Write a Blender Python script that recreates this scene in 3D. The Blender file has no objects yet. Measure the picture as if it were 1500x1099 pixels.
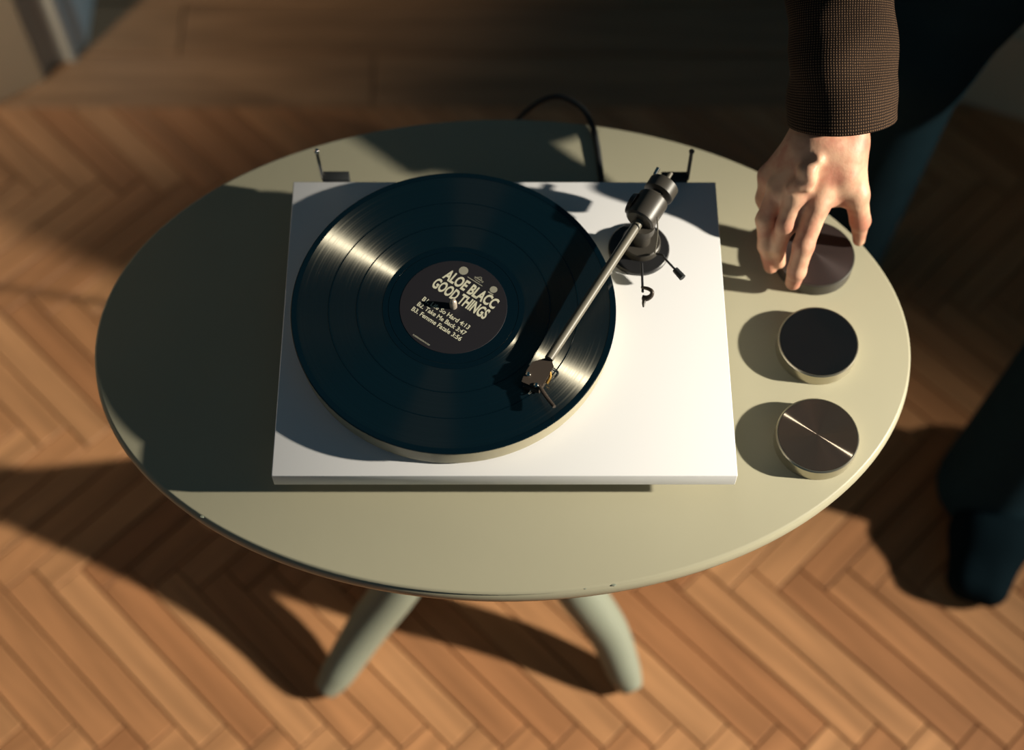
import bpy, bmesh, math, random
import numpy as np
from mathutils import Vector, Matrix

random.seed(7)
PI = math.pi
scene = bpy.context.scene
COL = scene.collection

# ------------------------------------------------------------------ camera
CAM = Vector((-0.00085, -0.74594, 1.92853))
RM = Matrix(((0.99998659, -0.00015656, 0.00517579),
             (-0.00228792, 0.88332580, 0.46875398),
             (0.00464529, 0.46875954, -0.88331360)))          # columns: right, up, forward
FPX = 2332.16
cd = bpy.data.cameras.new('camera')
cd.sensor_width = 36.0
cd.lens = FPX / 1500 * 36.0
cd.clip_start = 0.05
cd.dof.use_dof = True
cd.dof.focus_distance = 1.455
cd.dof.aperture_fstop = 1.9
cam = bpy.data.objects.new('camera', cd)
COL.objects.link(cam)
m = RM.copy()
m.col[2] = -m.col[2]
cam.matrix_world = Matrix.Translation(CAM) @ m.to_4x4()
scene.camera = cam

scene.view_settings.view_transform = 'Standard'
scene.view_settings.look = 'None'
scene.view_settings.exposure = 0.0
scene.view_settings.gamma = 1.0
scene.view_settings.use_curve_mapping = False

# ------------------------------------------------------------------ light
w = bpy.data.worlds.new('room_ambient')
scene.world = w
w.use_nodes = True
bg = w.node_tree.nodes['Background']
bg.inputs['Color'].default_value = (0.17, 0.60, 0.92, 1)
bg.inputs['Strength'].default_value = 0.058


def light(name, kind, loc, target, energy, color, **kw):
    l = bpy.data.lights.new(name, kind)
    l.energy = energy
    l.color = color
    for k, v in kw.items():
        setattr(l, k, v)
    o = bpy.data.objects.new(name, l)
    COL.objects.link(o)
    o.location = loc
    d = Vector(target) - Vector(loc)
    o.rotation_euler = d.to_track_quat('-Z', 'Y').to_euler()
    return o


LAMP = (3.8, -0.47, 2.14)
light('low_warm_lamp', 'SPOT', LAMP, (-0.02, -0.37, 0.46), 1660, (1.0, 0.92, 0.76),
      shadow_soft_size=0.055, spot_size=math.radians(30), spot_blend=1.0)
light('warm_fill', 'AREA', (-0.6, -1.5, 2.5), (0.0, 0.4, 0.3), 0.8, (1.0, 0.70, 0.46),  # added soft fill warming the shadows and right wall; no real fixture
      shape='SQUARE', size=1.0)
light('cool_casing_fill', 'SPOT', (1.2, 2.4, 2.1), (-0.66, 0.90, 0.32), 120, (0.62, 0.85, 1.0),  # added narrow spot giving the casing trim its cool light; no known source
      shadow_soft_size=0.10, spot_size=math.radians(16), spot_blend=1.0)
light('warm_casing_fill', 'SPOT', (-1.9, -0.9, 1.7), (-0.86, 0.70, 0.50), 170, (1.0, 0.80, 0.58),  # invented spot that lifts the cream casing face; no lamp stands here
      shadow_soft_size=0.10, spot_size=math.radians(26), spot_blend=1.0)


# ------------------------------------------------------------------ helpers
def P(u, v, z):
    """world point at height z seen at photograph pixel (u, v)"""
    d = RM @ Vector(((u - 750) / FPX, -(v - 549.5) / FPX, 1.0))
    t = (z - CAM.z) / d.z
    return CAM + d * t


def tag(o, label=None, cat=None, group=None, kind=None):
    if label: o['label'] = label
    if cat: o['category'] = cat
    if group: o['group'] = group
    if kind: o['kind'] = kind
    return o


def empty(name, loc, label=None, cat=None, group=None, kind=None):
    o = bpy.data.objects.new(name, None)
    o.empty_display_size = 0.05
    o.location = loc
    COL.objects.link(o)
    return tag(o, label, cat, group, kind)


def obj(name, bm, mat, parent=None, smooth=True, auto=35):
    me = bpy.data.meshes.new(name)
    if isinstance(bm, tuple):
        me.from_pydata(*bm)
    else:
        bmesh.ops.recalc_face_normals(bm, faces=bm.faces)
        bm.to_mesh(me)
        bm.free()
    if smooth:
        me.polygons.foreach_set('use_smooth', [True] * len(me.polygons))
        if auto:
            me.set_sharp_from_angle(angle=math.radians(auto))
    if mat:
        for mm in (mat if isinstance(mat, (list, tuple)) else [mat]):
            me.materials.append(mm)
    o = bpy.data.objects.new(name, me)
    COL.objects.link(o)
    if parent is not None:
        # geometry is authored in world coordinates; parents sit unrotated
        off = Vector((0, 0, 0))
        p = parent
        while p is not None:
            off += p.location
            p = p.parent
        o.parent = parent
        me.transform(Matrix.Translation(-off))
    return o


def cyl(bm, a, b, r0, r1=None, n=32, cap=True):
    a, b = Vector(a), Vector(b)
    r1 = r0 if r1 is None else r1
    d = (b - a).normalized()
    x = d.orthogonal().normalized()
    y = d.cross(x)
    ra = [bm.verts.new(a + (x * math.cos(t) + y * math.sin(t)) * r0) for t in [2 * PI * i / n for i in range(n)]]
    rb = [bm.verts.new(b + (x * math.cos(t) + y * math.sin(t)) * r1) for t in [2 * PI * i / n for i in range(n)]]
    for i in range(n):
        bm.faces.new((ra[i], ra[(i + 1) % n], rb[(i + 1) % n], rb[i]))
    if cap:
        bm.faces.new(ra[::-1])
        bm.faces.new(rb)
    return bm


def lathe(bm, o, axis, prof, n=64):
    """prof: list of (height along axis, radius)"""
    o = Vector(o)
    d = Vector(axis).normalized()
    x = d.orthogonal().normalized()
    y = d.cross(x)
    rings = []
    for h, r in prof:
        if r < 1e-6:
            rings.append([bm.verts.new(o + d * h)])
        else:
            rings.append([bm.verts.new(o + d * h + (x * math.cos(2 * PI * i / n) + y * math.sin(2 * PI * i / n)) * r) for i in range(n)])
    for A, B in zip(rings, rings[1:]):
        for i in range(n):
            j = (i + 1) % n
            if len(A) == 1 and len(B) == 1:
                continue
            if len(A) == 1:
                bm.faces.new((A[0], B[i], B[j]))
            elif len(B) == 1:
                bm.faces.new((A[i], B[0], A[j]))
            else:
                bm.faces.new((A[i], A[j], B[j], B[i]))
    return bm


def box(bm, lo, hi, bev=0.0):
    r = bmesh.ops.create_cube(bm, size=1.0)
    lo, hi = Vector(lo), Vector(hi)
    for v in r['verts']:
        v.co = Vector([(lo[i] + hi[i]) / 2 + v.co[i] * (hi[i] - lo[i]) for i in range(3)])
    if bev > 0:
        es = list({e for v in r['verts'] for e in v.link_edges})
        bmesh.ops.bevel(bm, geom=es, offset=bev, segments=2, affect='EDGES', profile=0.5)
    return bm


def tube(bm, pts, radii, n=16, cap=True, sub=6, flat=1.0):
    """tube through a Catmull-Rom spline of pts"""
    pts = [Vector(p) for p in pts]
    if not isinstance(radii, (list, tuple)):
        radii = [radii] * len(pts)
    Q, Rr = [], []
    for i in range(len(pts) - 1):
        p0 = pts[max(i - 1, 0)]; p1 = pts[i]; p2 = pts[i + 1]; p3 = pts[min(i + 2, len(pts) - 1)]
        for s in range(sub):
            t = s / sub
            Q.append(0.5 * ((2 * p1) + (p2 - p0) * t + (2 * p0 - 5 * p1 + 4 * p2 - p3) * t * t + (3 * p1 - p0 - 3 * p2 + p3) * t ** 3))
            Rr.append(radii[i] * (1 - t) + radii[i + 1] * t)
    Q.append(pts[-1]); Rr.append(radii[-1])
    rings = []
    x = None
    for i, q in enumerate(Q):
        d = (Q[min(i + 1, len(Q) - 1)] - Q[max(i - 1, 0)]).normalized()
        x = d.orthogonal().normalized() if x is None else (x - d * x.dot(d)).normalized()
        y = d.cross(x)
        rings.append([bm.verts.new(q + (x * math.cos(2 * PI * k / n) + y * math.sin(2 * PI * k / n) * flat) * Rr[i]) for k in range(n)])
    for A, B in zip(rings, rings[1:]):
        for k in range(n):
            bm.faces.new((A[k], A[(k + 1) % n], B[(k + 1) % n], B[k]))
    if cap:
        bm.faces.new(rings[0][::-1]); bm.faces.new(rings[-1])
    return bm


def prism(bm, poly, z0, z1):
    lo = [bm.verts.new((p[0], p[1], z0)) for p in poly]
    hi = [bm.verts.new((p[0], p[1], z1)) for p in poly]
    n = len(poly)
    for i in range(n):
        bm.faces.new((lo[i], lo[(i + 1) % n], hi[(i + 1) % n], hi[i]))
    bm.faces.new(lo[::-1]); bm.faces.new(hi)
    return bm


# ---------- signed distance bodies
def surface_nets(F, o, h):
    s = F < 0
    nx, ny, nz = F.shape
    acc = np.zeros((nx - 1, ny - 1, nz - 1, 3), np.float32)
    cnt = np.zeros((nx - 1, ny - 1, nz - 1), np.int32)
    ax = [slice(0, -1), slice(1, None)]
    corners = [(i, j, k) for i in (0, 1) for j in (0, 1) for k in (0, 1)]
    for c in corners:
        for d in range(3):
            if c[d]:
                continue
            e = list(c); e[d] = 1
            a = F[ax[c[0]], ax[c[1]], ax[c[2]]]
            b = F[ax[e[0]], ax[e[1]], ax[e[2]]]
            x = (a < 0) != (b < 0)
            den = np.where(x, a - b, 1.0)
            t = np.where(x, a / den, 0)
            for q in range(3):
                acc[..., q] += np.where(x, c[q] + (t if q == d else 0), 0)
            cnt += x
    act = cnt > 0
    idx = -np.ones(act.shape, np.int64)
    idx[act] = np.arange(act.sum())
    ijk = np.argwhere(act)
    V = (ijk + acc[act] / cnt[act][:, None]) * h + np.array(o)
    quads = []
    for d in range(3):
        sl0 = [slice(1, -1)] * 3; sl1 = [slice(1, -1)] * 3
        sl0[d] = slice(0, -1); sl1[d] = slice(1, None)
        a = s[tuple(sl0)]; b = s[tuple(sl1)]
        for flip in (False, True):
            e = np.argwhere((a & ~b) if not flip else (b & ~a))
            if len(e) == 0:
                continue
            off = np.ones(3, int); off[d] = 0
            e = e + off
            u, v = (d + 1) % 3, (d + 2) % 3
            du = np.zeros(3, int); du[u] = 1
            dv = np.zeros(3, int); dv[v] = 1
            qs = [e - du - dv, e - dv, e, e - du]
            ids = [idx[q[:, 0], q[:, 1], q[:, 2]] for q in qs]
            if flip:
                ids = ids[::-1]
            quads.append(np.stack(ids, 1))
    return V, np.concatenate(quads)


def sdf_mesh(prims, h, pad=0.03, cut=None, noise=None):
    """prims: (op, a, b, ra, rb, k) round cones; op '+' smooth union, '-' smooth subtraction"""
    A = np.array([[*p[1], p[3]] for p in prims if p[0] == '+'] + [[*p[2], p[4]] for p in prims if p[0] == '+'])
    lo = (A[:, :3] - A[:, 3:]).min(0) - pad
    hi = (A[:, :3] + A[:, 3:]).max(0) + pad
    n = np.ceil((hi - lo) / h).astype(int) + 1
    gx, gy, gz = [lo[i] + h * np.arange(n[i]) for i in range(3)]
    F = np.full(n, 1.0, np.float32)
    for op, a, b, ra, rb, k in prims:
        a = np.array(a, float); b = np.array(b, float)
        m_ = max(ra, rb) + 0.02 + 2 * k
        l = np.minimum(a, b) - m_; hh = np.maximum(a, b) + m_
        i0 = np.clip(((l - lo) / h).astype(int), 0, n); i1 = np.clip(((hh - lo) / h).astype(int) + 2, 0, n)
        sx, sy, sz = [slice(i0[i], i1[i]) for i in range(3)]
        X = gx[sx][:, None, None] - a[0]; Y = gy[sy][None, :, None] - a[1]; Z = gz[sz][None, None, :] - a[2]
        ab = b - a
        L2 = max(ab @ ab, 1e-12)
        t = np.clip((X * ab[0] + Y * ab[1] + Z * ab[2]) / L2, 0, 1)
        D = np.sqrt((X - t * ab[0]) ** 2 + (Y - t * ab[1]) ** 2 + (Z - t * ab[2]) ** 2) - (ra + (rb - ra) * t)
        G = F[sx, sy, sz]
        if op == '+':
            q = np.clip(k - np.abs(G - D), 0, None) / k
            F[sx, sy, sz] = np.minimum(G, D) - q * q * k * 0.25
        else:
            D = -D
            q = np.clip(k - np.abs(G - D), 0, None) / k
            F[sx, sy, sz] = np.maximum(G, D) + q * q * k * 0.25
    if cut:
        X = gx[:, None, None]; Y = gy[None, :, None]; Z = gz[None, None, :]
        for (c, nn) in cut:   # keep the side where (p-c).n < 0
            nn = np.array(nn, float); nn /= np.linalg.norm(nn)
            F = np.maximum(F, (X - c[0]) * nn[0] + (Y - c[1]) * nn[1] + (Z - c[2]) * nn[2])
    # bounds closed
    F[0] = F[-1] = 1; F[:, 0] = F[:, -1] = 1; F[:, :, 0] = F[:, :, -1] = 1
    V, Q = surface_nets(F, lo, h)
    return V.tolist(), [], Q.tolist()


def merge(*parts):
    V, Fc = [], []
    for v, _, f in parts:
        o = len(V)
        V += v
        Fc += [[i + o for i in q] for q in f]
    return V, [], Fc


# ------------------------------------------------------------------ materials
def srgb(r, g, b):
    f = lambda c: (c / 255 / 12.92) if c <= 10.3 else ((c / 255 + 0.055) / 1.055) ** 2.4
    return (f(r), f(g), f(b), 1)


def mat(name, color, rough=0.5, metal=0.0, spec=0.5, **kw):
    m_ = bpy.data.materials.new(name)
    m_.use_nodes = True
    b = m_.node_tree.nodes['Principled BSDF']
    b.inputs['Base Color'].default_value = color if len(color) == 4 else (*color, 1)
    b.inputs['Roughness'].default_value = rough
    b.inputs['Metallic'].default_value = metal
    b.inputs['Specular IOR Level'].default_value = spec
    for k, v in kw.items():
        b.inputs[k.replace('_', ' ')].default_value = v
    return m_


def nodes(m_):
    return m_.node_tree.nodes, m_.node_tree.links, m_.node_tree.nodes['Principled BSDF']


def add_noise(m_, scale, amount, bump=0.0, rough=None, detail=4, bscale=None, dist=0.001):
    """small colour variation + fine relief"""
    N, L, b = nodes(m_)
    tc = N.new('ShaderNodeTexCoord')
    no = N.new('ShaderNodeTexNoise')
    no.inputs['Scale'].default_value = scale
    no.inputs['Detail'].default_value = detail
    L.new(tc.outputs['Object'], no.inputs['Vector'])
    c = list(b.inputs['Base Color'].default_value)
    mx = N.new('ShaderNodeMix'); mx.data_type = 'RGBA'
    mx.inputs[6].default_value = [x * (1 - amount) for x in c[:3]] + [1]
    mx.inputs[7].default_value = [min(1, x * (1 + amount)) for x in c[:3]] + [1]
    L.new(no.outputs['Fac'], mx.inputs[0])
    L.new(mx.outputs[2], b.inputs['Base Color'])
    if bump:
        n2 = N.new('ShaderNodeTexNoise')
        n2.inputs['Scale'].default_value = bscale or scale
        n2.inputs['Detail'].default_value = 3
        L.new(tc.outputs['Object'], n2.inputs['Vector'])
        bp = N.new('ShaderNodeBump')
        bp.inputs['Strength'].default_value = bump
        bp.inputs['Distance'].default_value = dist
        L.new(n2.outputs['Fac'], bp.inputs['Height'])
        L.new(bp.outputs['Normal'], b.inputs['Normal'])
    return m_


def wood_mat(name, dark, mid, light_):
    m_ = mat(name, mid, 0.42, spec=0.35)
    N, L, b = nodes(m_)
    tc = N.new('ShaderNodeTexCoord')
    oi = N.new('ShaderNodeObjectInfo')
    mp = N.new('ShaderNodeMapping')
    mp.inputs['Scale'].default_value = (3.0, 34.0, 8.0)
    L.new(tc.outputs['Object'], mp.inputs['Vector'])
    ad = N.new('ShaderNodeVectorMath'); ad.operation = 'ADD'
    cm = N.new('ShaderNodeVectorMath'); cm.operation = 'SCALE'
    cm.inputs[0].default_value = (37.0, 91.0, 13.0)
    L.new(oi.outputs['Random'], cm.inputs['Scale'])
    L.new(mp.outputs[0], ad.inputs[0]); L.new(cm.outputs[0], ad.inputs[1])
    no = N.new('ShaderNodeTexNoise')
    no.inputs['Scale'].default_value = 1.6
    no.inputs['Detail'].default_value = 5
    L.new(ad.outputs[0], no.inputs['Vector'])
    r1 = N.new('ShaderNodeValToRGB')
    r1.color_ramp.elements[0].position = 0.0; r1.color_ramp.elements[0].color = dark
    r1.color_ramp.elements[1].position = 1.0; r1.color_ramp.elements[1].color = light_
    e = r1.color_ramp.elements.new(0.45); e.color = mid
    L.new(oi.outputs['Random'], r1.inputs['Fac'])
    mx = N.new('ShaderNodeMix'); mx.data_type = 'RGBA'; mx.blend_type = 'MULTIPLY'
    mr = N.new('ShaderNodeMapRange')
    mr.inputs[1].default_value = 0.3; mr.inputs[2].default_value = 0.7
    mr.inputs[3].default_value = 0.72; mr.inputs[4].default_value = 1.12
    L.new(no.outputs['Fac'], mr.inputs[0])
    mx.inputs[0].default_value = 1.0
    L.new(r1.outputs[0], mx.inputs[6]); L.new(mr.outputs[0], mx.inputs[7])
    L.new(mx.outputs[2], b.inputs['Base Color'])
    bp = N.new('ShaderNodeBump'); bp.inputs['Strength'].default_value = 0.25; bp.inputs['Distance'].default_value = 0.0006
    L.new(no.outputs['Fac'], bp.inputs['Height']); L.new(bp.outputs[0], b.inputs['Normal'])
    return m_


M = {}
M['parquet'] = wood_mat('parquet_oak', (0.40, 0.178, 0.078, 1), (0.49, 0.235, 0.105, 1), (0.56, 0.285, 0.132, 1))
M['border'] = wood_mat('border_oak', (0.28, 0.15, 0.08, 1), (0.32, 0.18, 0.09, 1), (0.37, 0.21, 0.11, 1))
M['joint'] = mat('floor_joint', (0.05, 0.025, 0.012), 0.9)
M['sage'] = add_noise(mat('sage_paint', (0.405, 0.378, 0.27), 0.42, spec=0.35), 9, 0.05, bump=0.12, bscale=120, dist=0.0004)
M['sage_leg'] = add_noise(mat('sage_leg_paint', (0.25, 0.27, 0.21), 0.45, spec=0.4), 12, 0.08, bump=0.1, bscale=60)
M['white'] = mat('white_lacquer', (0.79, 0.785, 0.80), 0.35, spec=0.4)
M['platter'] = mat('platter_cream', (0.37, 0.33, 0.22), 0.4, spec=0.4)
M['black'] = mat('black_metal', (0.018, 0.018, 0.02), 0.38, spec=0.5)
M['satin'] = mat('satin_grey_metal', (0.052, 0.046, 0.038), 0.40, spec=0.5)
M['rubber'] = mat('black_rubber', (0.012, 0.014, 0.016), 0.7)
M['tube'] = mat('carbon_tube', (0.15, 0.135, 0.105), 0.42, spec=0.4)
M['chrome'] = mat('chrome', (0.75, 0.72, 0.66), 0.12, metal=1.0)
M['spindle'] = mat('spindle_steel', (0.55, 0.48, 0.40), 0.3, metal=0.4)
M['bronze'] = mat('dark_bronze', (0.062, 0.046, 0.036), 0.45, metal=0.2)
M['brass'] = mat('brass', (0.7, 0.42, 0.12), 0.3, metal=1.0)
M['ink'] = mat('cream_print', (0.62, 0.60, 0.46), 0.6)
M['ink_dim'] = mat('grey_print', (0.30, 0.29, 0.23), 0.6)
M['paper'] = mat('label_paper', (0.013, 0.012, 0.016), 0.6, spec=0.3)
M['cream_wall'] = add_noise(mat('cream_wall_paint', (0.62, 0.55, 0.42), 0.6), 6, 0.04, bump=0.05, bscale=80)
M['trim_paint'] = mat('trim_paint', (0.55, 0.58, 0.55), 0.4)
M['olive_wall'] = add_noise(mat('olive_wall_paint', (0.68, 0.62, 0.46), 0.6), 6, 0.04)
M['trouser'] = add_noise(mat('navy_trouser_wool', (0.008, 0.028, 0.040), 0.9, spec=0.15), 30, 0.2, bump=0.3, bscale=300, dist=0.0006)
M['shoe'] = mat('black_shoe_leather', (0.004, 0.010, 0.014), 0.9, spec=0.03)
M['hair'] = add_noise(mat('brown_hair', (0.03, 0.018, 0.01), 0.5), 90, 0.4, bump=0.5)


def radial_mat(name, diffuse, gloss, rough, aniso):
    """circular machining / grooves: anisotropic gloss with a tangent that runs round the centre"""
    m_ = mat(name, diffuse, 0.9, spec=0.0)
    N, L, b = nodes(m_)
    tg = N.new('ShaderNodeTangent'); tg.direction_type = 'RADIAL'; tg.axis = 'Z'
    g = N.new('ShaderNodeBsdfAnisotropic'); g.name = 'gloss'
    g.inputs['Color'].default_value = (*gloss, 1)
    g.inputs['Roughness'].default_value = rough
    g.inputs['Anisotropy'].default_value = aniso
    L.new(tg.outputs[0], g.inputs['Tangent'])
    ad = N.new('ShaderNodeAddShader')
    L.new(b.outputs[0], ad.inputs[0]); L.new(g.outputs[0], ad.inputs[1])
    L.new(ad.outputs[0], N['Material Output'].inputs['Surface'])
    return m_


M['vinyl'] = radial_mat('vinyl_grooves', (0.0016, 0.0072, 0.0118), (0.17, 0.16, 0.13), 0.47, 0.78)
M['vinyl_land'] = radial_mat('vinyl_smooth', (0.0016, 0.0072, 0.0118), (0.05, 0.05, 0.05), 0.12, 0.0)
M['brushed'] = radial_mat('brushed_steel_top', (0.030, 0.022, 0.017), (0.30, 0.25, 0.20), 0.17, 0.83)
M['puck_side'] = mat('polished_puck_side', (0.50, 0.46, 0.36), 0.28, metal=0.9)
M['puck_glass'] = mat('black_gloss_top', (0.008, 0.010, 0.012), 0.08, spec=0.5)
M['puck_dull'] = radial_mat('dull_dark_top', (0.035, 0.026, 0.025), (0.06, 0.05, 0.05), 0.4, 0.4)

# record: per-ring roughness change so the tracks read as bands
N, L, b = nodes(M['vinyl'])
tc = N.new('ShaderNodeTexCoord')
ln = N.new('ShaderNodeVectorMath'); ln.operation = 'LENGTH'
sp = N.new('ShaderNodeVectorMath'); sp.operation = 'MULTIPLY'; sp.inputs[1].default_value = (1, 1, 0)
L.new(tc.outputs['Object'], sp.inputs[0]); L.new(sp.outputs[0], ln.inputs[0])
n1 = N.new('ShaderNodeTexNoise'); n1.noise_dimensions = '1D'
n1.inputs['Scale'].default_value = 520; n1.inputs['Detail'].default_value = 4
L.new(ln.outputs['Value'], n1.inputs['W'])
mr = N.new('ShaderNodeMapRange'); mr.inputs[1].default_value = 0.25; mr.inputs[2].default_value = 0.75
mr.inputs[3].default_value = 0.38; mr.inputs[4].default_value = 0.56
L.new(n1.outputs['Fac'], mr.inputs[0]); L.new(mr.outputs[0], N['gloss'].inputs['Roughness'])

# skin
M['skin'] = mat('skin', (0.72, 0.40, 0.26), 0.48, spec=0.35)
N, L, b = nodes(M['skin'])
b.inputs['Subsurface Weight'].default_value = 0.12
b.inputs['Subsurface Radius'].default_value = (0.012, 0.005, 0.003)
b.inputs['Subsurface Scale'].default_value = 0.5
tc = N.new('ShaderNodeTexCoord')
no = N.new('ShaderNodeTexNoise'); no.inputs['Scale'].default_value = 45; no.inputs['Detail'].default_value = 3
L.new(tc.outputs['Object'], no.inputs['Vector'])
cr = N.new('ShaderNodeValToRGB')
cr.color_ramp.elements[0].position = 0.35; cr.color_ramp.elements[0].color = (0.62, 0.27, 0.18, 1)
cr.color_ramp.elements[1].position = 0.62; cr.color_ramp.elements[1].color = (0.78, 0.47, 0.31, 1)
L.new(no.outputs['Fac'], cr.inputs['Fac']); L.new(cr.outputs[0], b.inputs['Base Color'])
n2 = N.new('ShaderNodeTexNoise'); n2.inputs['Scale'].default_value = 260; n2.inputs['Detail'].default_value = 3
L.new(tc.outputs['Object'], n2.inputs['Vector'])
bp = N.new('ShaderNodeBump'); bp.inputs['Strength'].default_value = 0.35; bp.inputs['Distance'].default_value = 0.0007
L.new(n2.outputs['Fac'], bp.inputs['Height']); L.new(bp.outputs[0], b.inputs['Normal'])

# woven jacket cloth (UV in metres)
M['tweed'] = mat('brown_woven_jacket', (0.03, 0.02, 0.014), 0.9, spec=0.15)
N, L, b = nodes(M['tweed'])
uv = N.new('ShaderNodeUVMap'); uv.uv_map = 'UVMap'
w1 = N.new('ShaderNodeTexWave'); w1.wave_type = 'BANDS'; w1.bands_direction = 'X'
w2 = N.new('ShaderNodeTexWave'); w2.wave_type = 'BANDS'; w2.bands_direction = 'Y'
for q in (w1, w2):
    q.inputs['Scale'].default_value = 145
    q.inputs['Distortion'].default_value = 1.3
    q.inputs['Detail'].default_value = 2
    q.inputs['Detail Scale'].default_value = 1.5
    L.new(uv.outputs[0], q.inputs['Vector'])
ml = N.new('ShaderNodeMath'); ml.operation = 'MULTIPLY'
L.new(w1.outputs['Fac'], ml.inputs[0]); L.new(w2.outputs['Fac'], ml.inputs[1])
cr = N.new('ShaderNodeValToRGB')
cr.color_ramp.elements[0].position = 0.05; cr.color_ramp.elements[0].color = (0.016, 0.010, 0.008, 1)
cr.color_ramp.elements[1].position = 0.8; cr.color_ramp.elements[1].color = (0.17, 0.098, 0.056, 1)
L.new(ml.outputs[0], cr.inputs['Fac']); L.new(cr.outputs[0], b.inputs['Base Color'])
bp = N.new('ShaderNodeBump'); bp.inputs['Strength'].default_value = 0.6; bp.inputs['Distance'].default_value = 0.0008
L.new(ml.outputs[0], bp.inputs['Height']); L.new(bp.outputs[0], b.inputs['Normal'])

# ------------------------------------------------------------------ floor
fl = obj('floor', box(bmesh.new(), (-2.2, -1.7, -0.05), (2.2, 2.0, -0.006)), M['joint'], smooth=False)
tag(fl, kind='structure')

BW, BL = 0.0436, 0.288


def block_mesh(name, length, width, mt):
    bm = bmesh.new()
    g = 0.0009
    lx, ly = length / 2 - g, width / 2 - g
    c = 0.0012
    top = [bm.verts.new((sx * (lx - c), sy * (ly - c), 0.0)) for sx, sy in ((-1, -1), (1, -1), (1, 1), (-1, 1))]
    mid = [bm.verts.new((sx * lx, sy * ly, -c)) for sx, sy in ((-1, -1), (1, -1), (1, 1), (-1, 1))]
    bot = [bm.verts.new((sx * lx, sy * ly, -0.010)) for sx, sy in ((-1, -1), (1, -1), (1, 1), (-1, 1))]
    bm.faces.new(top)
    for A, B in ((mid, top), (bot, mid)):
        for i in range(4):
            bm.faces.new((A[i], A[(i + 1) % 4], B[(i + 1) % 4], B[i]))
    me = bpy.data.meshes.new(name)
    bm.to_mesh(me); bm.free()
    me.materials.append(mt)
    return me


bme = block_mesh('parquet_block', BL, BW, M['parquet'])
pitch = BL / math.sqrt(2)
stepx = BW * math.sqrt(2)
cA = Vector((0.3975 - (BL - BW) / (2 * math.sqrt(2)), -0.208 - (BL + BW) / (2 * math.sqrt(2))))
cand = []
for row in range(-9, 7):
    for k in range(-44, 36):
        x = cA.x + k * stepx + (BW / math.sqrt(2) if row % 2 else 0)
        y = cA.y + row * pitch
        if -2.08 < x < 2.08 and -1.58 < y < 0.735 + 0.10:
            cand.append((x, y, PI / 4 if row % 2 == 0 else -PI / 4))
BORDER = 0.733
nparts = 0
stuff = bmesh.new()
cand.sort(key=lambda c: max(abs(c[0]) / 1.0, abs(c[1] - 0.2) / 0.78))


def clip_mesh(x, y, a):
    bm = bmesh.new(); bm.from_mesh(bme)
    mt = Matrix.Translation((x, y, 0)) @ Matrix.Rotation(a, 4, 'Z')
    bmesh.ops.transform(bm, matrix=mt, verts=bm.verts)
    bmesh.ops.bisect_plane(bm, geom=bm.verts[:] + bm.edges[:] + bm.faces[:], plane_co=(0, BORDER, 0), plane_no=(0, 1, 0), clear_outer=True)
    return bm, mt


for (x, y, a) in cand:
    ext = (BL + BW) / (2 * math.sqrt(2))
    clipped = y + ext > BORDER
    dz = random.uniform(-0.0006, 0.0006)
    if nparts < 296:
        me = bme
        if clipped:
            bm, mt = clip_mesh(x, y, a)
            if len(bm.faces) < 4:
                bm.free(); continue
            bmesh.ops.transform(bm, matrix=mt.inverted(), verts=bm.verts)
            me = bpy.data.meshes.new('parquet_block_cut'); bm.to_mesh(me); bm.free(); me.materials.append(M['parquet'])
        o = bpy.data.objects.new('parquet_block', me)
        o.location = (x, y, dz); o.rotation_euler = (0, 0, a); o.parent = fl
        COL.objects.link(o); nparts += 1
    else:
        bm, mt = clip_mesh(x, y, a)
        t = bpy.data.meshes.new('t'); bm.to_mesh(t); bm.free(); stuff.from_mesh(t); bpy.data.meshes.remove(t)
o = obj('outer_parquet', stuff, M['parquet'], fl, smooth=False)
o['kind'] = 'stuff'
# long border boards
yy = BORDER
for i in range(12):
    wd = 0.1005
    x0 = -1.9 - 0.3 * (i % 3)
    for j in range(3):
        xa, xb = max(-2.19, x0 + j * 1.7), min(2.19, x0 + (j + 1) * 1.7)
        if j == 0: xa = -2.19
        if j == 2: xb = 2.19
        ln_ = xb - xa
        me = block_mesh('border_board', ln_, wd, M['border'])
        o = bpy.data.objects.new('border_board', me)
        xc = (xa + xb) / 2
        o.location = (xc, yy + wd / 2 + 0.001, random.uniform(-0.0008, 0.0004)); o.parent = fl
        COL.objects.link(o)
    yy += wd + 0.001

# ------------------------------------------------------------------ walls
bm = prism(bmesh.new(), [(-2.1, -0.18), (-0.6983, 0.7836), (-0.7015, 0.8071), (-0.79, 1.00), (-2.1, 1.00)], 0.0, 2.6)
wl = tag(obj('wall_left', bm, M['cream_wall'], smooth=False), kind='structure')
bm = prism(bmesh.new(), [(-0.7010, 0.8060), (-0.6572, 0.8270), (-0.70, 1.00), (-0.79, 1.00)], 0.0, 2.3)
c1 = tag(obj('trim_1', bm, M['trim_paint'], smooth=False), kind='structure')
bm = cyl(bmesh.new(), (-0.7005, 0.8010, 0), (-0.7005, 0.8010, 2.3), 0.009, n=16)
obj('casing_bead', bm, M['trim_paint'], c1)
bm = cyl(bmesh.new(), (-0.6610, 0.8260, 0), (-0.6610, 0.8260, 2.3), 0.008, n=16)
obj('casing_bead', bm, M['trim_paint'], c1)
bm = prism(bmesh.new(), [(-0.6560, 0.835), (-0.6417, 0.8536), (-0.6429, 1.75), (-0.70, 1.75), (-0.70, 0.90)], 0.0, 2.3)
d1 = tag(obj('door_1', bm, M['trim_paint'], smooth=False), kind='structure')
a = Vector((0.6000, 0.7815)); dr = Vector((0.932, -0.3625)); nr = Vector((0.3625, 0.932))
pp = lambda s, t: tuple(a + dr * s + nr * t)
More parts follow.
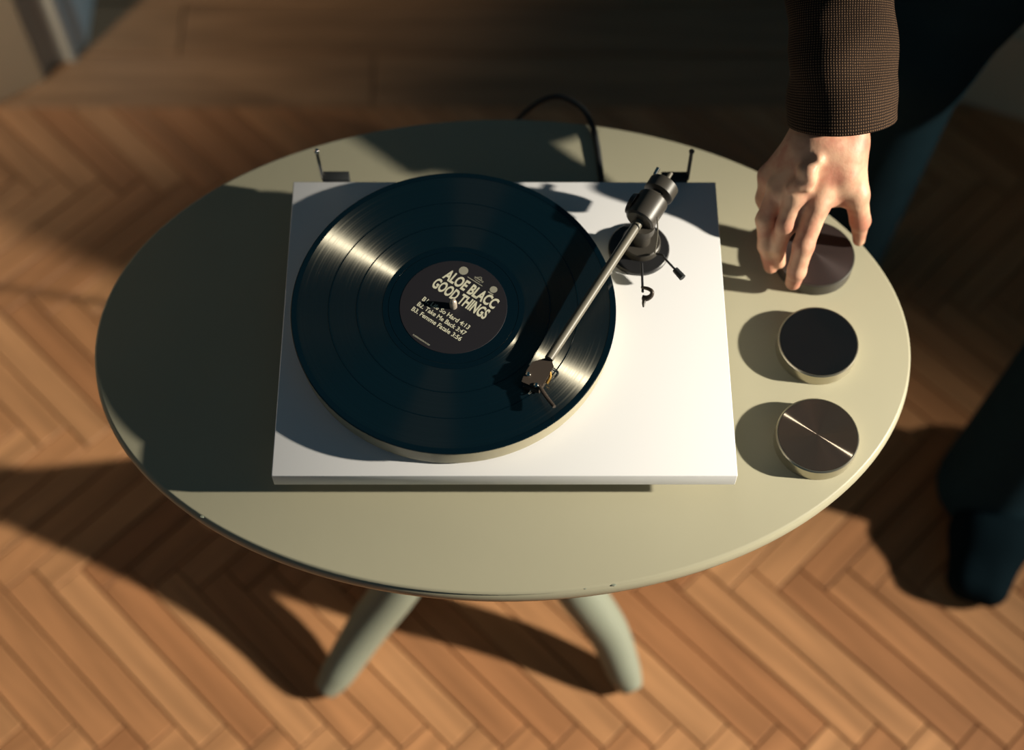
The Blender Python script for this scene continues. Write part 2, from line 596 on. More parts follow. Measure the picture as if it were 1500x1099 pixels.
bm = prism(bmesh.new(), [pp(0, 0.014), pp(0.95, 0.014), pp(0.95, 0.10), pp(0, 0.10)], 0.0, 2.6)
wr = tag(obj('wall_right', bm, M['olive_wall'], smooth=False), kind='structure')
bm = prism(bmesh.new(), [pp(0, 0), pp(0.95, 0), pp(0.95, 0.0139), pp(0, 0.0139)], 0.0, 0.16)
tag(obj('baseboard_right', bm, M['olive_wall'], smooth=False), kind='structure')

# ------------------------------------------------------------------ table
TZ = 0.58
tb = empty('oval_table', (-0.0014, 0.011, 0), 'sage green painted oval pedestal table holding the record player', 'table')
TA, TB_, TT = 0.3955, 0.2632, 0.025
bm = bmesh.new()
n = 160
prof = [(0, -0.0015), (-0.0006, 0.0), (-0.0022, 0.0016 * 0), (-0.004, 0.0006), (-0.010, 0.0012), (-0.015, 0.0004), (-TT, -0.004)]
prof = [(0.0, -0.0030), (-0.0007, -0.0012), (-0.0022, -0.0002), (-0.0045, -0.0012), (-0.0060, 0.0004), (-0.0120, 0.0016), (-0.0190, 0.0002), (-TT, -0.0045)]
rings = []
for dz, dr_ in prof:
    rings.append([bm.verts.new((-0.0014 + (TA + dr_) * math.cos(2 * PI * i / n), 0.011 + (TB_ + dr_) * math.sin(2 * PI * i / n), TZ + dz)) for i in range(n)])
for A, B in zip(rings, rings[1:]):
    for i in range(n):
        bm.faces.new((A[i], A[(i + 1) % n], B[(i + 1) % n], B[i]))
bm.faces.new(rings[0]); bm.faces.new(rings[-1][::-1])
obj('tabletop', bm, M['sage'], tb, auto=40)
# small chips in the paint along the front rim
for (u, v, s) in [(247, 719, 1), (297, 757, 1.6), (857, 862, 1), (899, 857, 1.5), (1036, 814, .7), (1063, 806, .7), (1079, 802, .6), (740, 861, .7)]:
    c = P(u, v, TZ - 0.0012)
    bm = bmesh.new(); bmesh.ops.create_icosphere(bm, subdivisions=1, radius=0.0014 * s)
    for vv in bm.verts:
        vv.co = Vector((vv.co.x * 1.4, vv.co.y * 0.8, vv.co.z * 0.5)) + c
    obj('paint_chip', bm, M['sage_leg'], tb)
CX, CY = -0.032, 0.020
bm = lathe(bmesh.new(), (CX, CY, 0), (0, 0, 1),
           [(0.185, 0.0), (0.185, 0.010), (0.200, 0.022), (0.215, 0.018), (0.225, 0.034), (0.30, 0.036), (0.33, 0.028), (0.345, 0.040), (0.40, 0.046), (0.46, 0.032), (0.50, 0.024), (0.525, 0.030), (0.54, 0.024), (0.545, 0.06), (TZ - TT, 0.065), (TZ - TT, 0)], 48)
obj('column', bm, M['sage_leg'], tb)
bm = box(bmesh.new(), (CX - 0.20, CY - 0.025, TZ - TT - 0.022), (CX + 0.20, CY + 0.025, TZ - TT), 0.003)
obj('bearer', bm, M['sage_leg'], tb)
LL = [(-0.034, 0.018, 0.300), (-0.060, -0.002, 0.252), (-0.092, -0.030, 0.185), (-0.126, -0.070, 0.118), (-0.172, -0.112, 0.060), (-0.206, -0.152, 0.022), (-0.222, -0.170, 0.010)]
LR = [(-0.020, 0.018, 0.300), (0.016, -0.008, 0.245), (0.056, -0.045, 0.180), (0.090, -0.080, 0.122), (0.126, -0.112, 0.066), (0.148, -0.150, 0.022), (0.158, -0.168, 0.010)]
for path, my in ((LL, 1), (LR, 1), (LL, -1), (LR, -1)):
    pts = [(x, y if my == 1 else 2 * CY - y, z + 0.002) for x, y, z in path]
    bm = tube(bmesh.new(), pts, [0.022, 0.026, 0.029, 0.0285, 0.0255, 0.021, 0.013], 20)
    for v_ in bm.verts:
        v_.co.z = max(v_.co.z, 0.0008)
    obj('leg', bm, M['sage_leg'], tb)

# ------------------------------------------------------------------ turntable
PZ = 0.63
tt = empty('turntable', (0, 0, TZ), 'white record player with black tonearm on the oval table', 'record player')
HW, HD = 0.20835, 0.159
pl = obj('plinth', box(bmesh.new(), (-HW, -HD, PZ - 0.0195), (HW, HD, PZ), 0.0008), M['white'], tt, auto=50)
for sx, sy in ((-0.150, -0.115), (0.150, -0.115), (-0.150, 0.115), (0.150, 0.115)):
    bm = lathe(bmesh.new(), (sx, sy, TZ), (0, 0, 1), [(0, 0), (0.0, 0.016), (0.006, 0.018), (0.020, 0.018), (0.024, 0.012), (0.0306, 0.012), (0.0306, 0)], 32)
    obj('foot', bm, M['rubber'], tt)
RX, RY = -0.0474, 0.0003
RZ = 0.6572
bm = lathe(bmesh.new(), (RX, RY, 0), (0, 0, 1), [(PZ + 0.003, 0.0), (PZ + 0.003, 0.1475), (PZ + 0.004, 0.1485), (RZ - 0.003, 0.1485), (RZ - 0.002, 0.1475), (RZ - 0.002, 0.0)], 160)
obj('platter', bm, M['platter'], tt)
bm = lathe(bmesh.new(), (RX, RY, 0), (0, 0, 1), [(PZ, 0.0), (PZ, 0.03), (PZ + 0.003, 0.03), (PZ + 0.003, 0)], 48)
obj('bearing_hub', bm, M['black'], tt)
bm = lathe(bmesh.new(), (RX, RY, 0), (0, 0, 1), [(RZ - 0.002, 0.0035), (RZ + 0.007, 0.0035), (RZ + 0.010, 0.0028), (RZ + 0.0115, 0.0012), (RZ + 0.0118, 0)], 32)
obj('spindle', bm, M['spindle'], tt)

# record (rests on the platter)
rec = empty('vinyl_record', (RX, RY, RZ), 'black twelve inch vinyl record with a dark printed centre label on the platter', 'record')
bands = [(0.0500, 0.0600, 0), (0.0600, 0.0605, 1), (0.0605, 0.0655, 0), (0.0655, 0.0890, 1), (0.0890, 0.0898, 0), (0.0898, 0.1150, 1), (0.1150, 0.1158, 0), (0.1158, 0.1450, 1), (0.1450, 0.1495, 0)]
for kind in (0, 1):
    bm = bmesh.new()
    if kind == 0:
        lathe(bm, (RX, RY, RZ), (0, 0, 1), [(-0.0019, 0.0), (-0.0019, 0.1500), (-0.0012, 0.1505), (-0.0006, 0.1505), (-0.0001, 0.1500), (0.0, 0.1495)], 200)
    for r0, r1, k in bands:
        if k == kind:
            lathe(bm, (RX, RY, RZ), (0, 0, 1), [(-0.0002 if k else 0.0, r0), (-0.0002 if k else 0.0, r1)], 200)
    if kind == 0:
        lathe(bm, (RX, RY, RZ), (0, 0, 1), [(0.0, 0.0), (0.0, 0.0500)], 200)
    obj('grooved_bands' if kind else 'disc', bm, M['vinyl'] if kind else M['vinyl_land'], rec, smooth=False)
lab = obj('paper_label', lathe(bmesh.new(), (RX, RY, RZ), (0, 0, 1), [(0.0, 0.0498), (0.0003, 0.0496), (0.0003, 0.0036), (0.0, 0.0036)], 128), M['paper'], rec, smooth=False)
ANG = -math.radians(36.0)
LU = Vector((math.cos(ANG), math.sin(ANG), 0)); LV = Vector((-math.sin(ANG), math.cos(ANG), 0))


def lpt(u, v, z=0.0004):
    return Vector((RX, RY, RZ + z)) + LU * u * 0.001 + LV * v * 0.001


def print_text(s, u0, u1, v0, cap, mt, bold=0.0):
    cu = bpy.data.curves.new('lettering', 'FONT')
    cu.body = s
    cu.size = 1.0
    cu.offset = bold
    cu.fill_mode = 'FRONT'
    cu.resolution_u = 3
    t = bpy.data.objects.new('tmp', cu)
    COL.objects.link(t)
    dg = bpy.context.evaluated_depsgraph_get(); dg.update()
    me = bpy.data.meshes.new_from_object(t.evaluated_get(dg))
    bpy.data.objects.remove(t)
    co = np.empty(len(me.vertices) * 3); me.vertices.foreach_get('co', co); co = co.reshape(-1, 3)
    x0, x1 = co[:, 0].min(), co[:, 0].max()
    sx = (u1 - u0) / (x1 - x0)
    sy = cap / 0.70
    V = [tuple(lpt(u0 + (c[0] - x0) * sx, v0 + c[1] * sy)) for c in co]
    me.materials.clear()
    for v, c in zip(me.vertices, V):
        v.co = c
    me.materials.append(mt)
    o = bpy.data.objects.new('lettering', me); COL.objects.link(o)
    o.parent = lab
    me.transform(Matrix.Translation((-RX, -RY, -RZ)))
    return o


print_text('ALOE BLACC', -27.5, 31.5, 19.3, 11.0, M['ink'], 0.035)
print_text('GOOD THINGS', -30.5, 31.0, 5.6, 11.0, M['ink'], 0.035)
print_text('B1. Life So Hard 4:13', -28.0, 25.5, -11.8, 4.6, M['ink'], 0.02)
print_text('B2. Take Me Back 3:47', -28.5, 26.5, -18.9, 4.6, M['ink'], 0.02)
print_text('B3. Femme Fatale 3:56', -29.5, 26.8, -26.0, 4.6, M['ink'], 0.02)


def disc(u, v, r, mt, z=0.0004, n=24):
    bm = bmesh.new()
    bm.faces.new([bm.verts.new(lpt(u + r * math.cos(2 * PI * i / n), v + r * math.sin(2 * PI * i / n), z)) for i in range(n)])
    o = obj('printed_emblem', bm, mt, lab, smooth=False)


disc(-15.6, 36.6, 4.5, M['ink_dim']); disc(19.3, 36.5, 3.6, M['ink_dim'])
bm = bmesh.new()
for (u, v, a_, l_, wd_) in [(1.8, 37.5, 0, 10, 1.0), (0.2, 39.0, 0.6, 4, .8), (3.4, 39.0, -0.6, 4, .8), (1.8, 40.0, 0, 2.4, 1.4), (-1.6, 37.0, 0.9, 3, .8), (5.4, 37.2, -0.9, 3, .8), (0.0, 33.4, 0, 17, .8), (1.8, 35.4, 0, 6, .6), (19.6, 31.6, 0, 6, 1.2)]:
    q = []
    for sx, sy in ((-1, -1), (1, -1), (1, 1), (-1, 1)):
        du, dv = sx * l_ / 2, sy * wd_ / 2
        q.append(bm.verts.new(lpt(u + du * math.cos(a_) - dv * math.sin(a_), v + du * math.sin(a_) + dv * math.cos(a_))))
    bm.faces.new(q)
xx = -12.0
while xx < 6.5:      # the tiny illegible line near the rim
    l_ = random.uniform(0.5, 1.0)
    bm.faces.new([bm.verts.new(lpt(xx + a_, -46.4 + b_)) for a_, b_ in ((0, 0), (l_, 0), (l_, 1.5), (0, 1.5))])
    xx += l_ + 0.45
tag(obj('fine_print', bm, M['ink_dim'], lab, smooth=False), kind='stuff')

# tonearm assembly, parts of the turntable
ta = empty('tonearm', (0, 0, 0)); ta.parent = tt; ta.location = (0.13, 0.09, PZ - TZ)
BX, BY = 0.1291, 0.0798
bm = lathe(bmesh.new(), (BX, BY, PZ), (0, 0, 1), [(0, 0), (0, 0.0295), (0.0035, 0.0295), (0.0045, 0.0285), (0.0045, 0.0)], 72)
obj('tonearm_base', bm, M['black'], tt)
bm = lathe(bmesh.new(), (BX + 0.002, BY + 0.003, PZ), (0, 0, 1), [(0.0045, 0.019), (0.011, 0.0185), (0.012, 0.0175), (0.012, 0.0085), (0.030, 0.0085), (0.030, 0.011), (0.040, 0.011), (0.040, 0.0)], 48)
obj('arm_pillar', bm, M['satin'], tt)
AX0 = P(804, 526, 0.6680)      # where the tube meets the headshell
AX1 = P(936, 325, 0.6740)
ad_ = (AX1 - AX0).normalized()
obj('arm_tube', cyl(bmesh.new(), AX0, AX1 + ad_ * 0.012, 0.0042, 0.0048, 24), M['tube'], ta)
hs = AX1 + ad_ * 0.000
bm = lathe(bmesh.new(), hs, ad_, [(0.0, 0.0), (0.0, 0.0125), (0.0015, 0.0145), (0.004, 0.0150), (0.028, 0.0150), (0.030, 0.0135), (0.030, 0.006), (0.040, 0.006), (0.040, 0)], 48)
obj('bearing_housing', bm, M['satin'], ta)
# gimbal yoke left of the housing
side = ad_.cross(Vector((0, 0, 1))).normalized()
bm = bmesh.new()
cyl(bm, hs + ad_ * 0.014 - side * 0.0175, hs + ad_ * 0.014 - side * 0.013, 0.010, 0.012, 24)
obj('gimbal_pivot', bm, M['black'], ta)
cw = hs + ad_ * 0.037
bm = lathe(bmesh.new(), cw - Vector((0, 0, 0.003)), ad_, [(0, 0), (0, 0.0135), (0.001, 0.0150), (0.013, 0.0150), (0.014, 0.0140), (0.014, 0)], 48)
obj('counterweight', bm, M['satin'], ta)
obj('rear_stub', cyl(bmesh.new(), cw + ad_ * 0.013, cw + ad_ * 0.026, 0.0024, 0.0022, 16), M['tube'], ta)
bm = cyl(bmesh.new(), cw - side * 0.011 + Vector((0, 0, 0.006)) + ad_ * 0.013, cw - side * 0.011 + ad_ * 0.020 + Vector((0, 0, 0.008)), 0.002, n=12)
obj('bias_stub', bm, M['chrome'], ta)
# headshell plate
hp = [(797, 525), (807, 523), (811, 537), (794, 567), (784, 568), (764, 559), (767, 551), (773, 540), (780, 530)]
bm = bmesh.new()
hz = 0.6672
hi = [bm.verts.new(P(u, v, hz)) for u, v in hp]; lo_ = [bm.verts.new(P(u, v, hz) - Vector((0, 0, 0.0022))) for u, v in hp]
for i in range(len(hp)):
    j = (i + 1) % len(hp)
    bm.faces.new((hi[i], hi[j], lo_[j], lo_[i]))
bm.faces.new(hi); bm.faces.new(lo_[::-1])
he = obj('headshell', bm, M['bronze'], ta, smooth=False)
cc = [(772, 545), (800, 556), (789, 572), (766, 566)]
bm = bmesh.new()
hi = [bm.verts.new(P(u, v, hz - 0.0023)) for u, v in cc]; lo_ = [bm.verts.new(P(u + 1, v, hz - 0.0023) - Vector((0, 0, 0.0062))) for u, v in cc]
for i in range(4):
    j = (i + 1) % 4
    bm.faces.new((hi[i], hi[j], lo_[j], lo_[i]))
bm.faces.new(hi); bm.faces.new(lo_[::-1])
obj('cartridge', bm, M['bronze'], he, smooth=False)
for u, v in ((774, 548.7), (785.7, 564.5)):
    c = P(u, v, hz)
    bm = lathe(bmesh.new(), c, (0, 0, 1), [(0, 0.0022), (0.0012, 0.0022), (0.0018, 0.0016), (0.0008, 0.0008), (0.0008, 0)], 20)
    obj('screw', bm, M['chrome'], he)
bm = tube(bmesh.new(), [P(790, 565, hz - .001), P(794, 572, hz), P(803, 585, hz + .001), P(812, 596, hz + 0.003)], [0.0014, 0.0018, 0.0017, 0.0015], 12, flat=1.3)
obj('finger_lift', bm, M['bronze'], he)
bm = tube(bmesh.new(), [P(778, 570, hz - .006), P(774, 578, hz - 0.0075), P(780, 574, hz - .0085)], 0.0005, 8)
obj('stylus', bm, M['chrome'], he)
for (a_, b_, c_, mt) in [((808, 541), (816, 546), (812, 552), 'chrome'), ((809, 538), (818, 547), (806, 560), 'rubber'), ((806, 545), (806, 553), (801, 562), 'brass')]:
    bm = tube(bmesh.new(), [P(*a_, hz - .001), P(*b_, hz - .003), P(*c_, hz - .005)], 0.0006 if mt != 'brass' else 0.0014, 8)
    obj('signal_wire', bm, M[mt], he)

# arm rest with clip, and cueing lever
ar0, ar1 = P(940, 386, 0.655), P(941.5, 428, 0.655)
rst = obj('arm_rest', cyl(bmesh.new(), ar0, ar1, 0.0012, n=12), M['black'], tt)
bm = tube(bmesh.new(), [P(940, 421, .656), P(949, 423, .659), P(955, 427, .660), P(954, 433, .657), P(948, 437, .653), P(941, 436, .652)], [0.0014, 0.0018, 0.0018, 0.0022, 0.0028, 0.0024], 12)
obj('rest_clip', bm, M['bronze'], rst)
bm = tube(bmesh.new(), [P(945, 437, .652), P(943, 443, .651), P(942.5, 450, .650)], [0.0024, 0.0018, 0.0008], 12)
obj('clip_tip', bm, M['satin'], rst)
lv = obj('cue_lever', tube(bmesh.new(), [P(962, 372, .645), P(971, 374, .652), P(974, 379, .652), P(991, 397, .652)], 0.0011, 12), M['black'], tt)
obj('lever_grip', cyl(bmesh.new(), P(989, 395, .652), P(1000, 407, .652), 0.0030, 0.0034, 20), M['rubber'], lv)
obj('bias_wire', tube(bmesh.new(), [P(963, 318, .69), P(963, 345, .675), P(959, 372, .650)], 0.0007, 8), M['tube'], tt)

# dust cover hinges along the rear edge
for (u0, v0, u1, v1, sx) in ((463, 232, 473, 262, 1), (1014, 231, 1007, 262, -1)):
    b0 = Vector((P(u1, v1, PZ).x, HD + 0.0045, PZ + 0.002))
    t0 = b0 + Vector((-0.004 * sx, 0.012, 0.026)) if sx == 1 else b0 + Vector((0.002, 0.012, 0.026))
    hb = obj('hinge', box(bmesh.new(), (min(b0.x, b0.x + sx * 0.026), HD, PZ - 0.012), (max(b0.x, b0.x + sx * 0.026), HD + 0.010, PZ + 0.004), 0.001), M['rubber'], tt)
    obj('hinge_pin', cyl(bmesh.new(), b0 - Vector((0, 0, 0.004)), t0, 0.0019, n=16), M['chrome'] if sx == 1 else M['satin'], hb)
    bm = bmesh.new(); bmesh.ops.create_uvsphere(bm, u_segments=16, v_segments=8, radius=0.0028)
    bmesh.ops.translate(bm, verts=bm.verts, vec=t0)
    obj('pin_cap', bm, M['chrome'] if sx == 1 else M['satin'], hb)
# mains cable
bm = tube(bmesh.new(), [(0.100, HD - 0.002, PZ - 0.014), (0.100, HD + 0.02, TZ + 0.006), (0.096, 0.235, TZ + 0.0035), (0.091, 0.262, TZ + 0.005), (0.080, 0.284, TZ + 0.006),
                        (0.058, 0.301, TZ + 0.002), (0.035, 0.302, TZ - 0.01), (0.010, 0.292, TZ - 0.035), (-0.010, 0.285, TZ - 0.09), (-0.02, 0.282, TZ - 0.25), (0.02, 0.30, 0.10), (0.10, 0.36, 0.004), (0.25, 0.55, 0.004)], 0.0032, 12)
obj('cable', bm, M['rubber'], tt)

# ------------------------------------------------------------------ pucks
PH, PR = 0.0165, 0.0388


def puck(x, y, top, side_, label, rot=0.0, cat='metal disc'):
    r = empty('metal_disc', (x, y, TZ), label, cat, 'round metal discs on the right side of the table')
    obj('rim', lathe(bmesh.new(), (x, y, TZ), (0, 0, 1), [(0, 0), (0, PR - 0.0006), (0.0006, PR), (PH - 0.0014, PR), (PH - 0.0002, PR - 0.0010), (PH - 0.0002, PR - 0.0018), (PH - 0.0010, PR - 0.0018), (PH - 0.001, 0)], 96), side_, r)
    t = obj('top_face', lathe(bmesh.new(), (x, y, TZ), (0, 0, 1), [(PH - 0.0009, PR - 0.0019), (PH, PR - 0.0022), (PH, 0)], 96), top, r, auto=20)
    return r


puck(0.2911, -0.1019, M['brushed'], M['puck_side'], 'round metal disc with circular brushed top and a bright line across it, nearest the camera')
puck(0.3010, -0.0023, M['puck_glass'], M['puck_side'], 'round metal disc with plain glossy black top, middle of the three')
puck(0.3075, 0.0973, M['puck_dull'], M['satin'], 'dark dull round disc gripped by the hand')

# ------------------------------------------------------------------ person
person = []


def pc(a, b, ra, rb, k=0.006):
    return ('+', tuple(a), tuple(b), ra * 0.001, rb * 0.001, k)


WR = P(1216, 205, .702)
jt = lambda u, v, z: P(u, v, z)
H = []
# wrist and forearm
fa = Vector((0.0, 0.70, 0.71)).normalized()
fdir = Vector((0.308, 0.39, 0.84)) - WR
H += [pc(P(1192, 200, .702), P(1192, 200, .702) + fdir * 0.75, 21, 27, .02), pc(P(1242, 200, .702), P(1242, 200, .702) + fdir * 0.75, 20, 27, .02)]
# metacarpals
mcp = {'i': jt(1197, 300, .668), 'm': jt(1165, 288, .672), 'r': jt(1141, 276, .668), 'p': jt(1127, 258, .660)}
base = {'i': jt(1225, 218, .700), 'm': jt(1207, 215, .704), 'r': jt(1188, 214, .702), 'p': jt(1172, 214, .695)}
for k_, ra_, rb_ in (('i', 17, 12.0), ('m', 17, 11.5), ('r', 17, 11), ('p', 16, 10.5)):
    H.append(pc(base[k_], mcp[k_], ra_, rb_, .010))
# palm mass under the metacarpals
H.append(pc(jt(1222, 225, .690), jt(1195, 280, .655), 20, 15, .014))
H.append(pc(jt(1185, 230, .688), jt(1155, 275, .650), 18, 14, .014))
# tendons
for k_ in 'imrp':
    a_ = base[k_].lerp(mcp[k_], 0.25) + Vector((0, 0, 0.0125)); b_ = mcp[k_] + Vector((0, 0.002, 0.0085))
    H.append(pc(a_ + Vector((0, 0, .0012)), b_ + Vector((0, 0, .001)), 2.4, 3.8, .005))
for a_, b_, c_ in (((1178, 246, .7075), (1186, 258, .7035), (1184, 272, .6960)), ((1186, 258, .7035), (1170, 266, .6965), (1158, 274, .690)), ((1200, 232, .7155), (1186, 246, .7095), (1178, 246, .7075))):
    dn = Vector((0, 0, -.0050))
    H += [pc(jt(*a_) + dn, jt(*b_) + dn, 2.4, 2.4, .010), pc(jt(*b_) + dn, jt(*c_) + dn, 2.4, 2.2, .010)]
# index
H += [pc(mcp['i'], jt(1177, 360, .642), 12.0, 9.8, .005), pc(jt(1177, 360, .642), jt(1167, 397, .618), 10.2, 8.8, .004), pc(jt(1167, 397, .618), jt(1161.5, 414, .598), 8.8, 7.6, .004)]
# middle
H += [pc(mcp['m'], jt(1151, 330, .652), 10.6, 9.0, .005), pc(jt(1151, 330, .652), jt(1139, 362, .625), 9.0, 7.6, .004), pc(jt(1139, 362, .625), jt(1141, 384, .604), 7.6, 6.6, .004)]
# ring
H += [pc(mcp['r'], jt(1121, 322, .643), 10.4, 9.0, .005), pc(jt(1121, 322, .643), jt(1122, 360, .622), 9.0, 7.8, .004), pc(jt(1122, 360, .622), jt(1129, 391, .596), 7.8, 6.8, .004)]
# little
H += [pc(mcp['p'], jt(1122, 291, .636), 10.5, 9.4, .006), pc(jt(1122, 291, .636), jt(1130, 330, .612), 9.2, 7.0, .006), pc(jt(1130, 330, .612), jt(1140, 350, .598), 6.8, 6.0, .003)]
# thumb
H += [pc(jt(1245, 222, .694), jt(1254, 285, .668), 15, 12.5, .014), pc(jt(1254, 285, .668), jt(1260, 323, .636), 11.5, 10.0, .006), pc(jt(1260, 323, .636), jt(1258, 352, .604), 9.4, 6.0, .004),
      pc(jt(1235, 235, .692), jt(1222, 285, .664), 15, 11, .012), pc(jt(1238, 260, .686), jt(1245, 285, .664), 11, 8, .010)]
hand = sdf_mesh(H, 0.00135, pad=0.006, cut=[(WR + fdir * 0.55, fdir)])

# rest of the body
B = lambda a, b, ra, rb, k=0.05: ('+', a, b, ra, rb, k)
pel = Vector((0.755, 0.495, 0.89)); rt = Vector((-0.51, 0.86, 0)); fw = Vector((-0.86, -0.51, 0))
che = Vector((0.545, 0.42, 1.09)); neck = Vector((0.475, 0.39, 1.21)); head = Vector((0.395, 0.34, 1.33))
rsh = che + rt * 0.165 + Vector((0, 0, 0.01)); lsh = che - rt * 0.165 + Vector((0, 0, 0.02))
rel = Vector((0.308, 0.39, 0.84)); lel = Vector((0.87, 0.33, 0.90)); lha = Vector((0.77, 0.245, 0.745))
rhip = pel + rt * 0.09; lhip = pel - rt * 0.09
rkn = Vector((0.480, 0.445, 0.48)); ran = Vector((0.452, 0.435, 0.09)); lkn = Vector((0.722, 0.185, 0.50)); lan = Vector((0.640, 0.115, 0.09))
body = [B(pel, pel.lerp(che, .4), .115, .11), B(pel.lerp(che, .4), che, .11, .125), B(rsh, lsh, .055, .055), B(che, neck, .08, .055), B(neck, head, .050, .050, .02),
        B(rsh, rel, .042, .030), B(lsh, lel, .047, .038), B(lel, lha, .038, .026, .02), B(rel + Vector((0, 0, -.004)), WR + fdir * 0.45, .028, .028, .02),
        B(rhip, rkn, .085, .052), B(rkn, ran, .050, .036, .02), B(lhip, lkn, .085, .052), B(lkn, lan, .050, .036, .02),
        B(ran, ran + Vector((-.03, -.06, -.05)), .034, .03, .02), B(lan, lan + Vector((-.02, -.07, -.05)), .034, .03, .02)]
hd = (fw * 0.8 + Vector((0, 0, -0.6))).normalized(); hu = (fw * 0.6 + Vector((0, 0, 0.8))).normalized()
body += [B(head + hu * 0.02, head + hu * 0.045, .088, .085, .02), B(head + hd * 0.04 - hu * 0.06, head + hd * 0.035 - hu * .02, .045, .055, .03),
         B(head + hd * .095 + hu * 0.015, head + hd * .115 - hu * .02, .008, .013, .01), B(head + hd * .088 - hu * .052 - rt * .02, head + hd * .088 - hu * .052 + rt * .02, .010, .010, .006),
         B(head + rt * .083 + hu * .02, head + rt * .086 - hu * .015, .014, .010, .006), B(head - rt * .083 + hu * .02, head - rt * .086 - hu * .015, .014, .010, .006)]
for f_ in range(4):   # left hand on the thigh
    o_ = Vector((0.018 * (f_ - 1.5), 0.0, 0.0))
    body.append(B(lha + o_ * 0.8, lha + o_ + Vector((-.03, -.015, -.070 + .006 * abs(f_ - 1))), .011, .008, .006))
body.append(B(lha, lha + Vector((-.055, .0, -0.02)), .012, .008, .01)); body.append(B(lha, lha + Vector((-.01, -.005, -.025)), .030, .026, .02))
bod = sdf_mesh(body, 0.009, pad=0.03)
pe = obj('person', merge(hand, bod), M['skin'], auto=0)
tag(pe, 'person in brown woven jacket and dark trousers bending to grip a disc on the table', 'person')

# eyes
for s_ in (-1, 1):
    c = head + hd * .088 + rt * .032 * s_ + hu * .018
    bm = bmesh.new(); bmesh.ops.create_uvsphere(bm, u_segments=16, v_segments=10, radius=.012); bmesh.ops.translate(bm, verts=bm.verts, vec=c)
    obj('eye', bm, M['white'], pe)
hr = [B(head + hu * .05 - hd * .01, head + hu * .035 - hd * .035, .092, .092, .02), B(head - hd * .045, head - hd * .05 - hu * .04, .07, .055, .02), ('-', tuple(head + hd * .085 - hu * .02), tuple(head + hd * .085 + hu * .02), .07, .065, .01)]
obj('hair', sdf_mesh(hr, .006, pad=.02), M['hair'], pe)

# jacket: right sleeve as a woven tube with an open cuff, torso and left sleeve
A0 = P(1233, 176, .712)
A1 = A0 + Vector((-0.012, 0.87, 0.49)).normalized() * 0.17
A2 = Vector((0.318, 0.415, 0.855))
axis_pts = [A0, A0.lerp(A1, .33), A0.lerp(A1, .66), A1, A2.lerp(rsh, 0.12) + Vector((0, .0, .0)), A2.lerp(rsh, 0.6), rsh]
rads = [.0515, .0520, .0520, .052, .058, .062, .070]
V, Fc, UV = [], [], []
nseg, sub = 96, 14
Q, Rr = [], []
for i in range(len(axis_pts) - 1):
    p0 = axis_pts[max(i - 1, 0)]; p1 = axis_pts[i]; p2 = axis_pts[i + 1]; p3 = axis_pts[min(i + 2, len(axis_pts) - 1)]
    for s in range(sub):
        t = s / sub
        Q.append(0.5 * ((2 * p1) + (p2 - p0) * t + (2 * p0 - 5 * p1 + 4 * p2 - p3) * t * t + (3 * p1 - p0 - 3 * p2 + p3) * t ** 3))
        Rr.append(rads[i] * (1 - t) + rads[i + 1] * t)
Q.append(axis_pts[-1]); Rr.append(rads[-1])
dist = [0]
for i in range(1, len(Q)):
    dist.append(dist[-1] + (Q[i] - Q[i - 1]).length)


CA = None


def sleeve_ring(i, dr, x):
    global CA
    d = (Q[min(i + 1, len(Q) - 1)] - Q[max(i - 1, 0)]).normalized()
    x = (x - d * x.dot(d)).normalized()
    y = d.cross(x)
    if CA is None:
        tc_ = (CAM - Q[0]).normalized()
        CA = math.atan2(tc_.dot(y), tc_.dot(x))
    out = []
    for k_ in range(nseg):
        a_ = 2 * PI * k_ / nseg
        s_ = dist[i]
        fold = 0.0026 * math.sin(3 * a_ + s_ * 38) * min(1, s_ / .05) + 0.0022 * math.sin(2 * a_ - s_ * 23 + 1.0) * min(1, s_ / .06) + 0.0012 * math.sin(s_ * 120 + 2 * math.sin(a_ * 2)) * min(1, s_ / .04)
        r_ = Rr[i] + dr + fold
        tilt = 0.021 * math.exp(-s_ / 0.05) * math.cos(a_ - CA)
        out.append(Q[i] - d * tilt + (x * math.cos(a_) * r_ + y * math.sin(a_) * r_ * 0.93))
    return out


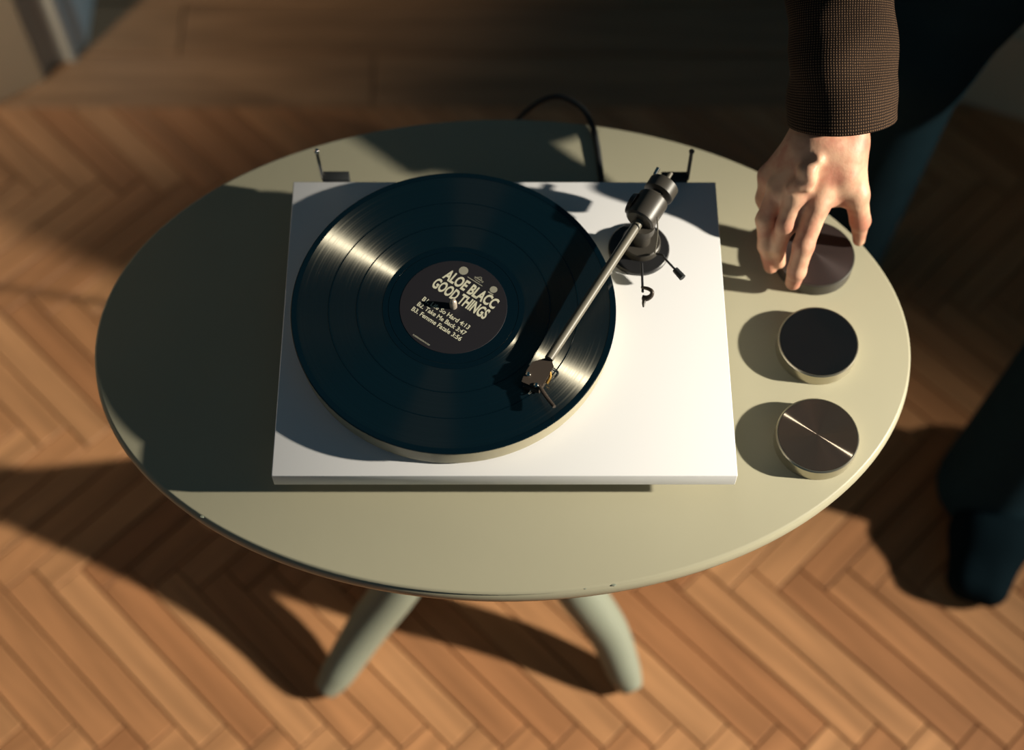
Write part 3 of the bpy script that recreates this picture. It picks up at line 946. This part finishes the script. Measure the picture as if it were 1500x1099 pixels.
order = [(0, -.0035)] + [(i, 0) for i in range(len(Q))]
order = [(2, -.004), (1, -.0035), (0, -.0025), (0, -.0012)] + [(i, 0) for i in range(len(Q))]
X0 = Vector((1, 0, 0))
for (i, dr) in order:
    V += [tuple(p) for p in sleeve_ring(i, dr, X0)]
uvr = [(-.01 + .002 * j) for j in range(4)] + dist
for r_ in range(len(order) - 1):
    for k_ in range(nseg):
        a_ = r_ * nseg + k_; b_ = r_ * nseg + (k_ + 1) % nseg
        Fc.append([a_, b_, b_ + nseg, a_ + nseg])
        for (rr, kk) in ((r_, k_), (r_, k_ + 1), (r_ + 1, k_ + 1), (r_ + 1, k_)):
            UV.append((kk / nseg * 0.29, uvr[rr]))
jk = [B(pel + Vector((0, 0, .02)) + rt * .05, pel.lerp(che, .5), .135, .135), B(pel + Vector((0, 0, .02)) - rt * .05, pel.lerp(che, .5), .135, .135), B(pel.lerp(che, .5), che, .135, .14), B(rsh, lsh, .072, .072),
      B(che, neck, .085, .062, .03), B(lsh, lel, .065, .055), B(lel, lel.lerp(lha, .8), .052, .044, .02), ('-', tuple(neck), tuple(head), .054, .062, .01)]
tor = sdf_mesh(jk, .010, pad=.03)
off = len(V)
V += tor[0]
for q in tor[2]:
    Fc.append([i + off for i in q])
    UV += [(V[i][0], V[i][2]) for i in Fc[-1]]
ja = obj('jacket', (V, [], Fc), M['tweed'], pe, auto=0)
uvl = ja.data.uv_layers.new(name='UVMap')
uvl.data.foreach_set('uv', [c for p in UV for c in p])
ja['label'] = 'brown woven jacket with its sleeve ending above the hand'

tr = [B(rhip + Vector((0, 0, .02)), rkn, .100, .062), B(rkn, Vector((ran.x, ran.y, .055)), .062, .066, .03), B(lhip + Vector((0, 0, .02)), lkn, .100, .070), B(lkn, Vector((lan.x - .008, lan.y - .02, .04)), .066, .070, .03), B(rhip, lhip, .12, .12)]
tr_m = sdf_mesh(tr, .007, pad=.03, cut=[((0, 0, .022), (0, 0, -1))])
to = obj('trousers', tr_m, M['trouser'], pe, auto=0)
to['label'] = 'dark navy trousers'


def shoe(heel, toe):
    heel, toe = Vector(heel), Vector(toe)
    d = (toe - heel).normalized(); s_ = Vector((-d.y, d.x, 0))
    p_ = []
    L_ = (toe - heel).length
    for t0, t1, r0, r1, zz0, zz1, wd in ((.0, .35, .034, .036, .040, .045, .004), (.35, .68, .036, .038, .045, .040, .012), (.68, 1.0, .036, .026, .038, .026, .014)):
        for q in (-1, 1):
            p_.append(B(heel + d * L_ * t0 + s_ * wd * q + Vector((0, 0, zz0)), heel + d * L_ * t1 + s_ * wd * q + Vector((0, 0, zz1)), r0, r1, .015))
    p_.append(B(heel + d * .03 + Vector((0, 0, .06)), heel + d * .06 + Vector((0, 0, .085)), .038, .036, .02))
    return obj('shoe', sdf_mesh(p_, .004, pad=.02, cut=[((0, 0, .0012), (0, 0, -1))]), M['shoe'], pe, auto=0)


shoe((lan.x + .025, lan.y + .035, 0), (lan.x - .04, lan.y - .150, 0))
shoe((ran.x + .02, ran.y + .035, 0), (ran.x - .11, ran.y - .14, 0))
